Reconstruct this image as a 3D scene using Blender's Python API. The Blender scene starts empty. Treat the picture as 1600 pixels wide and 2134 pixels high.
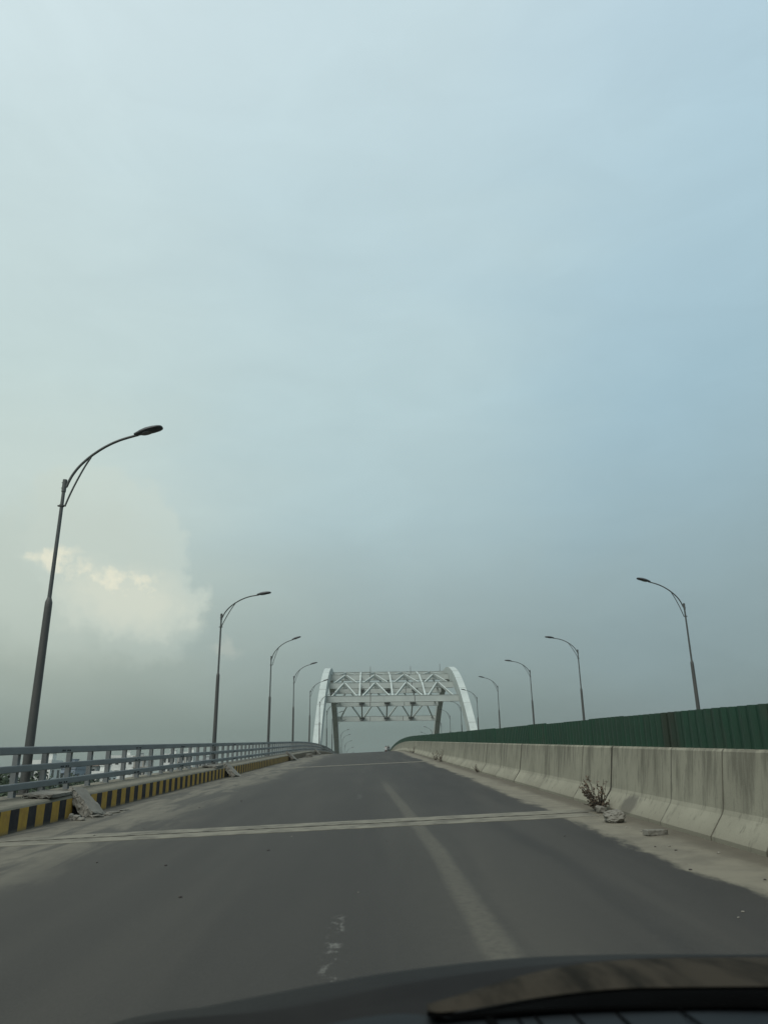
import bpy, bmesh, math, random
from mathutils import Vector, Matrix, noise as mnoise

R = math.radians
scene = bpy.context.scene
C = scene.collection
rnd = random.Random(7)

# ------------------------------------------------------------------ camera
PITCH, ROLL, YAW, EYE = 19.347, 0.856, 1.295, 1.2
yw, pt, rl = R(YAW), R(PITCH), R(ROLL)
F = Vector((math.sin(yw)*math.cos(pt), math.cos(yw)*math.cos(pt), math.sin(pt)))
R0 = Vector((math.cos(yw), -math.sin(yw), 0))
U0 = R0.cross(F)
RX = R0*math.cos(rl) - U0*math.sin(rl)
UX = U0*math.cos(rl) + R0*math.sin(rl)
cam_data = bpy.data.cameras.new("camera")
cam = bpy.data.objects.new("camera", cam_data)
C.objects.link(cam)
M = Matrix((RX, UX, -F)).transposed().to_4x4()
M.translation = Vector((0, 0, EYE))
cam.matrix_world = M
cam_data.sensor_fit = 'HORIZONTAL'
cam_data.sensor_width = 36.0
cam_data.lens = 36.0
cam_data.dof.use_dof = True
cam_data.dof.focus_distance = 25.0
cam_data.dof.aperture_fstop = 5.0
cam_data.clip_start = 0.05
cam_data.clip_end = 12000
scene.camera = cam

# ------------------------------------------------------------------ colour helper
def lin(c):
    c = c/255.0
    return c/12.92 if c <= 0.04045 else ((c+0.055)/1.055)**2.4
def rgb(r, g, b, k=1.0):
    return (lin(r)*k, lin(g)*k, lin(b)*k, 1.0)

SUN_EL, SUN_AZ = 52.0, -150.0        # azimuth from +Y towards +X
SKY_STRENGTH = 0.1

# ------------------------------------------------------------------ world
class NT:
    """small helper for writing node trees"""
    def __init__(self, tree):
        self.t = tree; self.n = tree.nodes; self.l = tree.links
    def new(self, kind, **kw):
        nd = self.n.new(kind)
        for k, v in kw.items(): setattr(nd, k, v)
        return nd
    def link(self, a, b): self.l.new(a, b)
    def put(self, sock, v):
        if hasattr(v, 'is_linked') or isinstance(v, bpy.types.NodeSocket): self.link(v, sock)
        else: sock.default_value = v
    def m(self, op, a, b=0.0, c=None, clamp=False):
        nd = self.new('ShaderNodeMath', operation=op, use_clamp=clamp)
        self.put(nd.inputs[0], a); self.put(nd.inputs[1], b)
        if c is not None: self.put(nd.inputs[2], c)
        return nd.outputs[0]
    def vm(self, op, a, b=(0, 0, 0)):
        nd = self.new('ShaderNodeVectorMath', operation=op)
        self.put(nd.inputs[0], a); self.put(nd.inputs[1], b)
        return nd.outputs[1] if op in ('LENGTH', 'DOT_PRODUCT') else nd.outputs[0]
    def mix(self, f, a, b, mode='MIX'):
        nd = self.new('ShaderNodeMix', data_type='RGBA', blend_type=mode)
        self.put(nd.inputs[0], f); self.put(nd.inputs[6], a); self.put(nd.inputs[7], b)
        return nd.outputs[2]
    def step(self, v, a, b, lo=0.0, hi=1.0):
        nd = self.new('ShaderNodeMapRange', interpolation_type='SMOOTHSTEP')
        self.put(nd.inputs[0], v); nd.inputs[1].default_value = a; nd.inputs[2].default_value = b
        nd.inputs[3].default_value = lo; nd.inputs[4].default_value = hi
        return nd.outputs[0]
    def ramp(self, v, stops, interp='LINEAR'):
        nd = self.new('ShaderNodeValToRGB'); cr = nd.color_ramp; cr.interpolation = interp
        while len(cr.elements) < len(stops): cr.elements.new(0.5)
        for e, (p, c) in zip(cr.elements, stops):
            e.position = p; e.color = c
        self.put(nd.inputs[0], v)
        return nd.outputs[0]
    def noise(self, vec, scale, detail=4, rough=0.55, dist=0.0):
        nd = self.new('ShaderNodeTexNoise')
        self.put(nd.inputs['Vector'], vec); nd.inputs['Scale'].default_value = scale
        nd.inputs['Detail'].default_value = detail; nd.inputs['Roughness'].default_value = rough
        nd.inputs['Distortion'].default_value = dist
        return nd
    def mapping(self, vec, scale=(1, 1, 1), loc=(0, 0, 0)):
        nd = self.new('ShaderNodeMapping')
        self.put(nd.inputs[0], vec); nd.inputs[3].default_value = scale; nd.inputs[1].default_value = loc
        return nd.outputs[0]
    def xyz(self, vec):
        nd = self.new('ShaderNodeSeparateXYZ'); self.put(nd.inputs[0], vec); return nd.outputs
    def comb(self, x, y, z):
        nd = self.new('ShaderNodeCombineXYZ')
        for i, v in enumerate((x, y, z)): self.put(nd.inputs[i], v)
        return nd.outputs[0]

world = bpy.data.worlds.new("World")
scene.world = world
world.use_nodes = True
wt = world.node_tree
wt.nodes.clear()
w = NT(wt)
geo = w.new('ShaderNodeTexCoord')
dirv = geo.outputs['Generated']
dx, dy, dz = w.xyz(dirv)
# large soft cloud warping of the overcast
wn = w.noise(w.mapping(dirv, (1.0, 1.0, 2.2)), 2.2, 5, 0.55, 0.3)
warp = w.m('SUBTRACT', wn.outputs[0], 0.5)
zz = w.m('ADD', dz, w.m('MULTIPLY', warp, 0.10))
uu = w.m('ADD', dx, w.m('MULTIPLY', warp, 0.35))
left = w.ramp(zz, [(0.0, rgb(126, 140, 134)), (0.05, rgb(135, 149, 142)), (0.10, rgb(154, 167, 158)), (0.145, rgb(168, 180, 169)),
                   (0.22, rgb(187, 200, 189)), (0.33, rgb(202, 217, 210)), (0.46, rgb(199, 218, 216)),
                   (0.67, rgb(206, 225, 227)), (0.80, rgb(219, 236, 239)), (1.0, rgb(232, 240, 239))])
mid = w.ramp(zz, [(0.0, rgb(116, 131, 127)), (0.05, rgb(120, 136, 132)), (0.10, rgb(137, 153, 150)),
                  (0.22, rgb(159, 178, 178)), (0.33, rgb(177, 200, 203)), (0.46, rgb(187, 211, 215)),
                  (0.67, rgb(193, 216, 222)), (0.80, rgb(203, 224, 230)), (1.0, rgb(232, 240, 239))])
right = w.ramp(zz, [(0.0, rgb(120, 135, 135)), (0.05, rgb(123, 138, 139)), (0.10, rgb(131, 149, 150)),
                    (0.22, rgb(147, 169, 173)), (0.33, rgb(157, 184, 193)), (0.46, rgb(165, 195, 207)),
                    (0.67, rgb(181, 209, 221)), (0.80, rgb(189, 214, 226)), (1.0, rgb(230, 238, 238))])
fl = w.step(w.m('MULTIPLY', uu, -1.0), -0.06, 0.42)
fr = w.step(uu, 0.02, 0.42)
sky = w.mix(fl, mid, left)
sky = w.mix(fr, sky, right)
# unseen sky behind the viewer: dimmed low to darken arch undersides, brightened overhead
back = w.step(w.m('MULTIPLY', dy, -1.0), -0.1, 0.8)
dim = w.m('MULTIPLY', back, w.step(dz, 0.45, 0.15))
dimc = w.new('ShaderNodeCombineColor')
for i in range(3): w.put(dimc.inputs[i], w.m('SUBTRACT', 1.0, w.m('MULTIPLY', dim, 0.5)))
sky = w.mix(1.0, sky, dimc.outputs[0], 'MULTIPLY')
back = w.m('MULTIPLY', back, w.step(dz, 0.3, 0.75))
sky = w.mix(w.m('MULTIPLY', back, 0.8), sky, rgb(236, 240, 234))
# faint wispy brightness
wis = w.noise(w.mapping(dirv, (2.0, 1.0, 5.0)), 3.2, 6, 0.6, 0.6)
wv = w.m('ADD', w.m('MULTIPLY', w.m('SUBTRACT', wis.outputs[0], 0.5), 0.13), 1.0)
wc = w.new('ShaderNodeCombineColor')
for i in range(3): w.put(wc.inputs[i], wv)
sky = w.mix(1.0, sky, wc.outputs[0], 'MULTIPLY')
# the cumulus bank low on the left
n1 = w.noise(dirv, 9.0, 7, 0.6, 0.0)
n2 = w.noise(dirv, 26.0, 6, 0.62, 0.0)
q = w.comb(w.m('ADD', dx, w.m('MULTIPLY', w.m('SUBTRACT', n1.outputs[0], 0.5), 0.10)),
           w.m('ADD', dz, w.m('MULTIPLY', w.m('SUBTRACT', n1.outputs[0], 0.5), -0.05)), 0.0)
q = w.vm('ADD', q, w.vm('MULTIPLY', w.vm('SUBTRACT', n2.outputs[1], (0.5, 0.5, 0.5)), (0.075, 0.06, 0.0)))
def blob(cx, cz, rx, rz_, a, b):
    d = w.vm('MULTIPLY', w.vm('SUBTRACT', q, (cx, cz, 0)), (1/rx, 1/rz_, 0))
    return w.step(w.vm('LENGTH', d), a, b, 1.0, 0.0)
front = w.step(dy, 0.3, 0.6)
tower = w.m('MULTIPLY', w.m('MAXIMUM', blob(-0.325, 0.285, 0.098, 0.085, 0.82, 1.06), blob(-0.30, 0.225, 0.085, 0.06, 0.8, 1.06)), w.m('MULTIPLY', front, w.step(dz, 0.10, 0.22)))
sky = w.mix(w.m('MULTIPLY', tower, 0.55), sky, rgb(206, 218, 208))
body = w.m('MULTIPLY', w.m('MAXIMUM', blob(-0.36, 0.235, 0.135, 0.12, 0.55, 1.05), blob(-0.285, 0.19, 0.085, 0.06, 0.6, 1.05)), w.m('MULTIPLY', front, w.step(dz, 0.07, 0.21)))
sky = w.mix(w.m('MULTIPLY', body, 0.55), sky, rgb(199, 210, 199))
core = w.m('MAXIMUM', blob(-0.305, 0.237, 0.062, 0.017, 0.3, 1.25), blob(-0.372, 0.258, 0.03, 0.014, 0.3, 1.3))
core = w.m('MULTIPLY', core, w.step(n2.outputs[0], 0.38, 0.56, 0.2, 1.0))
core = w.m('MULTIPLY', w.m('MAXIMUM', core, w.m('MULTIPLY', blob(-0.30, 0.215, 0.08, 0.045, 0.2, 1.3), 0.45)), front)
sky = w.mix(w.m('MULTIPLY', core, 0.95), sky, rgb(235, 234, 212))
puff = w.m('MULTIPLY', blob(-0.165, 0.155, 0.03, 0.012, 0.3, 1.2), front)
sky = w.mix(w.m('MULTIPLY', puff, 0.35), sky, rgb(196, 200, 188))
# shaded ground light below the horizon
sky = w.mix(w.step(dz, -0.08, 0.0, 1.0, 0.0), sky, rgb(104, 116, 112))
nish = w.new('ShaderNodeTexSky', sky_type='NISHITA')
nish.sun_disc = False
nish.sun_elevation = R(SUN_EL)
nish.sun_rotation = R(SUN_AZ)
nish.dust_density = 4.0
scaled = w.vm('SCALE', sky)
w.n[-1].inputs[3].default_value = 1.0/SKY_STRENGTH
allsky = w.mix(0.06, scaled, nish.outputs[0])
bg = w.new('ShaderNodeBackground')
bg.inputs[1].default_value = SKY_STRENGTH
w.link(allsky, bg.inputs[0])
wo = w.new('ShaderNodeOutputWorld')
w.link(bg.outputs[0], wo.inputs[0])

# ------------------------------------------------------------------ sun behind thin overcast
sd = bpy.data.lights.new("sun", 'SUN')
sd.energy = 2.0
sd.angle = R(40)
sd.color = (1.0, 0.975, 0.92)
sun = bpy.data.objects.new("sun", sd)
C.objects.link(sun)
sdir = Vector((math.sin(R(SUN_AZ))*math.cos(R(SUN_EL)), math.cos(R(SUN_AZ))*math.cos(R(SUN_EL)), math.sin(R(SUN_EL))))
sun.rotation_euler = sdir.to_track_quat('Z', 'Y').to_euler()

scene.view_settings.view_transform = 'Standard'
scene.view_settings.look = 'None'
scene.view_settings.gamma = 1.0
scene.view_settings.exposure = 0.0
scene.render.engine = 'CYCLES'

# ------------------------------------------------------------------ materials
def base_mat(name):
    m = bpy.data.materials.new(name)
    m.use_nodes = True
    m.node_tree.nodes.clear()
    s = NT(m.node_tree)
    p = s.new('ShaderNodeBsdfPrincipled')
    o = s.new('ShaderNodeOutputMaterial')
    s.link(p.outputs[0], o.inputs[0])
    return m, s, p
def bump(s, p, h, strength=0.3, dist=0.02):
    b = s.new('ShaderNodeBump'); b.inputs['Strength'].default_value = strength
    b.inputs['Distance'].default_value = dist
    s.put(b.inputs['Height'], h); s.link(b.outputs[0], p.inputs['Normal'])
def simple(name, col, col2=None, scale=4.0, rough=0.6, metal=0.0, spec=0.5, bstr=0.0, coord='Object', stretch=(1, 1, 1), lo=0.35, hi=0.7):
    m, s, p = base_mat(name)
    p.inputs['Roughness'].default_value = rough
    p.inputs['Metallic'].default_value = metal
    p.inputs['Specular IOR Level'].default_value = spec
    tc = s.new('ShaderNodeTexCoord')
    v = s.mapping(tc.outputs[coord], stretch)
    n = s.noise(v, scale, 6, 0.62)
    c = s.mix(s.step(n.outputs[0], lo, hi), col, col2 or tuple(x*0.75 for x in col[:3])+(1,))
    s.link(c, p.inputs['Base Color'])
    if bstr: bump(s, p, n.outputs[0], bstr)
    return m

def g(v, a=1.0): return (v, v, v, 1)

# asphalt with blown dust
def mk_road():
    m, s, p = base_mat('dusty_asphalt')
    tc = s.new('ShaderNodeTexCoord'); o = tc.outputs['Object']
    X, Y, Z = s.xyz(o)
    fine = s.noise(o, 70.0, 4, 0.8)
    patch = s.noise(s.mapping(o, (1.0, 0.25, 1)), 0.9, 5, 0.6)
    lanes = s.noise(s.mapping(o, (1.0, 0.03, 1)), 1.6, 3, 0.5)
    col = s.mix(s.step(patch.outputs[0], 0.3, 0.7), (0.0235, 0.0228, 0.0202, 1), (0.0320, 0.0308, 0.0270, 1))
    col = s.mix(s.m('MULTIPLY', s.step(lanes.outputs[0], 0.45, 0.7), 0.45), col, (0.052, 0.049, 0.041, 1))
    col = s.mix(s.m('MULTIPLY', s.step(s.m('ADD', X, s.m('MULTIPLY', s.m('SUBTRACT', patch.outputs[0], 0.5), 3.0)), 2.0, -2.5), 0.42), col, (0.046, 0.044, 0.0375, 1))
    col = s.mix(s.m('MULTIPLY', s.step(fine.outputs[0], 0.5, 0.75), 0.55), col, (0.078, 0.075, 0.066, 1))
    col = s.mix(s.m('MULTIPLY', s.step(fine.outputs[0], 0.42, 0.28), 0.6), col, (0.014, 0.014, 0.013, 1))
    dust_c = s.mix(s.step(s.noise(o, 2.5, 6, 0.65).outputs[0], 0.35, 0.7), (0.175, 0.163, 0.124, 1), (0.125, 0.116, 0.090, 1))
    edge = s.noise(s.mapping(o, (1.0, 0.22, 1)), 1.3, 8, 0.68, 0.4)
    en = s.m('SUBTRACT', edge.outputs[0], 0.5)
    # right gutter strip
    xr = s.m('ADD', X, s.m('MULTIPLY', en, 0.9))
    xr = s.m('ADD', xr, s.m('MULTIPLY', s.m('SUBTRACT', s.noise(s.mapping(o, (1, 0.5, 1)), 7.0, 5, 0.7).outputs[0], 0.5), 0.35))
    fr_ = s.step(xr, 2.72, 2.92)
    col = s.mix(s.m('MULTIPLY', fr_, 0.95), col, dust_c)
    # damp dirty line against the wall foot
    col = s.mix(s.m('MULTIPLY', s.step(s.m('ADD', X, s.m('MULTIPLY', en, 0.5)), 3.22, 3.5), 0.75), col, (0.072, 0.063, 0.046, 1))
    # left shoulder: blown streaks of dust
    st = s.noise(s.mapping(o, (1.0, 0.16, 1)), 1.7, 7, 0.62, 0.8)
    lx = s.step(X, -2.6, -4.6)
    fl_ = s.m('MULTIPLY', lx, s.step(s.m('ADD', st.outputs[0], s.m('MULTIPLY', lx, 0.14)), 0.53, 0.70))
    col = s.mix(s.m('MULTIPLY', lx, 0.55), col, (0.080, 0.077, 0.064, 1))
    col = s.mix(s.m('MULTIPLY', fl_, 0.6), col, dust_c)
    # dust trail between the wheel tracks
    tr = s.m('ABSOLUTE', s.m('SUBTRACT', s.m('ADD', X, s.m('MULTIPLY', en, 0.12)), s.m('SUBTRACT', 0.74, s.m('MULTIPLY', s.m('MAXIMUM', s.m('SUBTRACT', Y, 9.0), 0.0), 0.022))))
    tl = s.m('MULTIPLY', s.step(tr, 0.04, 0.17, 1.0, 0.0), s.step(Y, 30, 15))
    tl2 = s.m('MULTIPLY', s.step(tr, 0.05, 0.75, 1.0, 0.0), s.m('MULTIPLY', s.step(Y, 35, 12), 0.28))
    tl = s.m('MAXIMUM', tl, tl2)
    tl = s.m('MULTIPLY', tl, s.m('ADD', 0.45, s.m('MULTIPLY', patch.outputs[0], 0.6)))
    col = s.mix(s.m('MULTIPLY', s.m('MULTIPLY', tl, s.step(s.noise(o, 16.0, 5, 0.75).outputs[0], 0.25, 0.62, 0.4, 1.0)), 0.55), col, (0.135, 0.127, 0.098, 1))
    # worn lane dashes
    lm = s.m('ABSOLUTE', s.m('ADD', X, 0.23))
    per = s.m('FRACT', s.m('DIVIDE', s.m('SUBTRACT', Y, 4.4), 13.2))
    dash = s.m('MULTIPLY', s.step(lm, 0.03, 0.07, 1.0, 0.0), s.step(per, 0.14, 0.12))
    wear = s.step(s.noise(s.mapping(o, (1, 0.6, 1)), 9.0, 5, 0.7).outputs[0], 0.52, 0.64)
    col = s.mix(s.m('MULTIPLY', s.m('MULTIPLY', dash, wear), 0.24), col, (0.34, 0.34, 0.31, 1))
    s.link(col, p.inputs['Base Color'])
    p.inputs['Roughness'].default_value = 0.85
    p.inputs['Specular IOR Level'].default_value = 0.3
    bump(s, p, fine.outputs[0], 0.5, 0.008)
    return m
M_ROAD = mk_road()

def mk_concrete(name, c1, c2, streak=True):
    m, s, p = base_mat(name)
    gm = s.new('ShaderNodeNewGeometry'); o = gm.outputs['Position']
    tc = s.new('ShaderNodeTexCoord')
    X, Y, Z = s.xyz(o)
    big = s.noise(o, 1.1, 6, 0.6)
    fine = s.noise(o, 38.0, 4, 0.7)
    col = s.mix(s.step(big.outputs[0], 0.3, 0.7), c1, c2)
    col = s.mix(s.m('MULTIPLY', s.step(fine.outputs[0], 0.5, 0.72), 0.22), col, tuple(v*0.55 for v in c1[:3])+(1,))
    if streak:
        gx, gy, gz = s.xyz(tc.outputs['Generated'])
        inf = s.new('ShaderNodeObjectInfo')
        sk = s.noise(s.mapping(o, (1.0, 1.0, 0.07)), 4.6, 6, 0.66, 0.15)
        sk2 = s.noise(s.mapping(o, (1.0, 1.0, 0.10)), 13.0, 4, 0.6, 0.1)
        reach = s.m('MULTIPLY', gz, 0.20)
        f = s.step(s.m('ADD', sk.outputs[0], reach), 0.60, 0.78)
        f2 = s.step(s.m('ADD', sk2.outputs[0], s.m('MULTIPLY', gz, 0.10)), 0.60, 0.74)
        f = s.m('MAXIMUM', s.m('MULTIPLY', f, 0.54), s.m('MULTIPLY', f2, 0.44))
        col = s.mix(f, col, (0.062, 0.060, 0.047, 1))
        # dirt run down beside the joints
        e = s.m('ABSOLUTE', s.m('SUBTRACT', gy, 0.5))
        jn = s.m('ADD', e, s.m('MULTIPLY', s.m('SUBTRACT', sk2.outputs[0], 0.5), 0.03))
        jf = s.m('MULTIPLY', s.step(jn, 0.484, 0.498), s.step(inf.outputs['Random'], 0.1, 0.8, 0.25, 0.9))
        col = s.mix(jf, col, (0.042, 0.040, 0.032, 1))
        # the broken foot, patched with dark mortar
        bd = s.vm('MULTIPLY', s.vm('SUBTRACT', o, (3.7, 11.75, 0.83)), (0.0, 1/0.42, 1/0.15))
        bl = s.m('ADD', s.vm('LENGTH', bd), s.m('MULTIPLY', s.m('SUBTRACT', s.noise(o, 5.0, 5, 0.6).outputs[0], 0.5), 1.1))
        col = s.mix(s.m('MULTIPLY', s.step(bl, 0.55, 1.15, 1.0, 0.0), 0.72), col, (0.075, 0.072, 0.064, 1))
        # splashed dirt near the foot
        col = s.mix(s.m('MULTIPLY', s.step(s.m('ADD', gz, s.m('MULTIPLY', s.m('SUBTRACT', big.outputs[0], 0.5), 0.24)), 0.34, 0.04), 0.62), col, (0.125, 0.116, 0.088, 1))
    s.link(col, p.inputs['Base Color'])
    p.inputs['Roughness'].default_value = 0.92
    p.inputs['Specular IOR Level'].default_value = 0.2
    bump(s, p, fine.outputs[0], 0.35, 0.01)
    return m
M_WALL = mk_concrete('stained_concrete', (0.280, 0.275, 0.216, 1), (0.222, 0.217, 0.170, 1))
M_CONC = mk_concrete('plain_concrete', (0.185, 0.176, 0.138, 1), (0.125, 0.119, 0.094, 1), streak=False)
M_SLAB = mk_concrete('broken_concrete', (0.190, 0.185, 0.160, 1), (0.115, 0.111, 0.096, 1), streak=False)
M_JOINT = simple('joint_concrete', (0.168, 0.161, 0.128, 1), (0.098, 0.094, 0.077, 1), 2.6, 0.9, spec=0.2, bstr=0.3, lo=0.38, hi=0.66)
M_SEAL = simple('joint_rubber', (0.03, 0.03, 0.027, 1), (0.09, 0.085, 0.07, 1), 8.0, 0.9, spec=0.2)

def mk_stripes():
    m, s, p = base_mat('kerb_stripe_paint')
    gm = s.new('ShaderNodeNewGeometry'); o = gm.outputs['Position']
    X, Y, Z = s.xyz(o)
    n = s.noise(o, 7.0, 6, 0.65)
    ph = s.m('FRACT', s.m('DIVIDE', s.m('ADD', s.m('SUBTRACT', Y, 13.55-6.9), s.m('MULTIPLY', s.m('SUBTRACT', s.noise(o, 2.2, 3).outputs[0], 0.5), 0.05)), 0.69))
    blk = s.step(ph, 0.488, 0.508, 1.0, 0.0)
    blk = s.m('MULTIPLY', blk, s.step(ph, 0.0, 0.012))
    yel = s.mix(s.step(n.outputs[0], 0.35, 0.7), (0.390, 0.250, 0.046, 1), (0.300, 0.180, 0.040, 1))
    bk = s.mix(s.step(n.outputs[0], 0.4, 0.7), (0.017, 0.016, 0.019, 1), (0.034, 0.029, 0.030, 1))
    col = s.mix(blk, yel, bk)
    worn = s.step(s.noise(o, 3.4, 8, 0.7).outputs[0], 0.60, 0.70)
    con = s.mix(n.outputs[0], (0.16, 0.15, 0.12, 1), (0.11, 0.10, 0.085, 1))
    col = s.mix(s.m('MULTIPLY', worn, 0.45), col, con)
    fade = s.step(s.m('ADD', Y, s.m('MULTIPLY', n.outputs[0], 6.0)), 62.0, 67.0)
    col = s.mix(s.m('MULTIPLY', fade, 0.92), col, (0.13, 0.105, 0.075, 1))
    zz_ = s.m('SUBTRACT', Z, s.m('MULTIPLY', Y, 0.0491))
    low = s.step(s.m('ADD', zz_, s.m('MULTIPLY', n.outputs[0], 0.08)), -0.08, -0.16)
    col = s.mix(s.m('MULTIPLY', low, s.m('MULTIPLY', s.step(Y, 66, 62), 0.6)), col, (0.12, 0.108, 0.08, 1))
    s.link(col, p.inputs['Base Color'])
    p.inputs['Roughness'].default_value = 0.8
    p.inputs['Specular IOR Level'].default_value = 0.25
    bump(s, p, n.outputs[0], 0.15, 0.01)
    return m
M_STRIPE = mk_stripes()

M_RAIL = simple('weathered_grey_paint', (0.155, 0.174, 0.176, 1), (0.122, 0.137, 0.140, 1), 3.0, 0.55, 0.0, 0.35, stretch=(1, 0.3, 1))
M_RAIL_D = simple('bolt_steel', (0.03, 0.032, 0.034, 1), None, 6, 0.6, 0.4)
M_POLE = simple('galvanised_pole_paint', (0.080, 0.090, 0.088, 1), (0.062, 0.069, 0.068, 1), 5.0, 0.5, 0.2, stretch=(1, 1, 0.2))
M_POLE_LOW = simple('dark_pole_base_paint', (0.052, 0.058, 0.056, 1), (0.066, 0.067, 0.062, 1), 4.0, 0.55, 0.1, stretch=(1, 1, 0.3))
M_HEAD = simple('lamp_housing', (0.035, 0.040, 0.044, 1), (0.046, 0.052, 0.056, 1), 6.0, 0.5)
M_LENS = simple('lamp_lens', (0.07, 0.08, 0.085, 1), None, 12.0, 0.15)

def mk_green():
    m, s, p = base_mat('green_corrugated_sheet')
    gm = s.new('ShaderNodeNewGeometry'); o = gm.outputs['Position']
    tc = s.new('ShaderNodeTexCoord')
    inf = s.new('ShaderNodeObjectInfo')
    n = s.noise(s.mapping(o, (1, 1, 0.25)), 5.0, 6, 0.65)
    col = s.mix(s.step(n.outputs[0], 0.3, 0.75), (0.012, 0.050, 0.028, 1), (0.018, 0.040, 0.026, 1))
    col = s.mix(s.m('MULTIPLY', inf.outputs['Random'], 0.35), col, (0.010, 0.042, 0.030, 1))
    dirt = s.step(s.noise(s.mapping(o, (1, 1, 0.4)), 2.6, 7, 0.7).outputs[0], 0.55, 0.75)
    col = s.mix(s.m('MULTIPLY', dirt, 0.4), col, (0.050, 0.050, 0.038, 1))
    gx, gy, gz = s.xyz(tc.outputs['Generated'])
    gX, gY, gZ = s.xyz(o)
    old = s.step(s.m('ADD', s.m('ABSOLUTE', s.m('SUBTRACT', gY, 10.6)), s.m('MULTIPLY', s.m('SUBTRACT', n.outputs[0], 0.5), 0.9)), 0.10, 0.45, 1.0, 0.0)
    col = s.mix(s.m('MULTIPLY', old, 0.55), col, (0.026, 0.021, 0.015, 1))
    s.link(col, p.inputs['Base Color'])
    p.inputs['Roughness'].default_value = 0.5
    p.inputs['Specular IOR Level'].default_value = 0.3
    return m
M_GREEN = mk_green()

def mk_arch():
    m, s, p = base_mat('white_steel_paint')
    gm = s.new('ShaderNodeNewGeometry'); o = gm.outputs['Position']
    X, Y, Z = s.xyz(o)
    n = s.noise(o, 0.5, 6, 0.6)
    k = s.noise(s.mapping(o, (1, 1, 0.2)), 2.0, 6, 0.7)
    col = s.mix(s.step(n.outputs[0], 0.3, 0.7), (0.42, 0.47, 0.445, 1), (0.365, 0.41, 0.39, 1))
    col = s.mix(s.m('MULTIPLY', s.step(k.outputs[0], 0.55, 0.8), 0.35), col, (0.22, 0.22, 0.19, 1))
    s.link(col, p.inputs['Base Color'])
    p.inputs['Roughness'].default_value = 0.55
    p.inputs['Specular IOR Level'].default_value = 0.35
    return m
M_ARCH = mk_arch()
M_SEAM = simple('seam_dirt', (0.20, 0.21, 0.19, 1), (0.13, 0.13, 0.12, 1), 3.0, 0.8)
M_ARCH_D = simple('splice_grey_paint', (0.16, 0.17, 0.165, 1), (0.10, 0.105, 0.10, 1), 2.0, 0.7)

def mk_ground():
    m, s, p = base_mat('river_plain_ground')
    tc = s.new('ShaderNodeTexCoord'); o = tc.outputs['Object']
    n = s.noise(o, 0.02, 8, 0.6); n2 = s.noise(o, 0.25, 6, 0.65)
    col = s.mix(s.step(n.outputs[0], 0.35, 0.65), (0.050, 0.062, 0.040, 1), (0.085, 0.080, 0.064, 1))
    col = s.mix(s.m('MULTIPLY', s.step(n2.outputs[0], 0.45, 0.7), 0.6), col, (0.03, 0.045, 0.022, 1))
    s.link(col, p.inputs['Base Color']); p.inputs['Roughness'].default_value = 0.95
    return m
M_GROUND = mk_ground()
def mk_leaf(name, a, b):
    m, s, p = base_mat(name)
    gm = s.new('ShaderNodeNewGeometry')
    n = s.noise(gm.outputs['Position'], 0.9, 4, 0.6)
    c = s.mix(s.step(n.outputs[0], 0.3, 0.7), a, b)
    s.link(c, p.inputs['Base Color']); p.inputs['Roughness'].default_value = 0.7
    p.inputs['Specular IOR Level'].default_value = 0.2
    return m
M_LEAF = mk_leaf('tree_leaves', (0.024, 0.040, 0.022, 1), (0.044, 0.064, 0.034, 1))
M_BARK = simple('tree_bark', (0.10, 0.08, 0.06, 1), None, 5, 0.9)
M_WEED = mk_leaf('dry_weed_leaves', (0.080, 0.062, 0.042, 1), (0.150, 0.115, 0.085, 1))
M_WEED_S = simple('weed_stem', (0.05, 0.04, 0.032, 1), None, 9, 0.9)
M_WIN = simple('dark_window', (0.02, 0.024, 0.026, 1), (0.04, 0.045, 0.047, 1), 3, 0.25)

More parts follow.
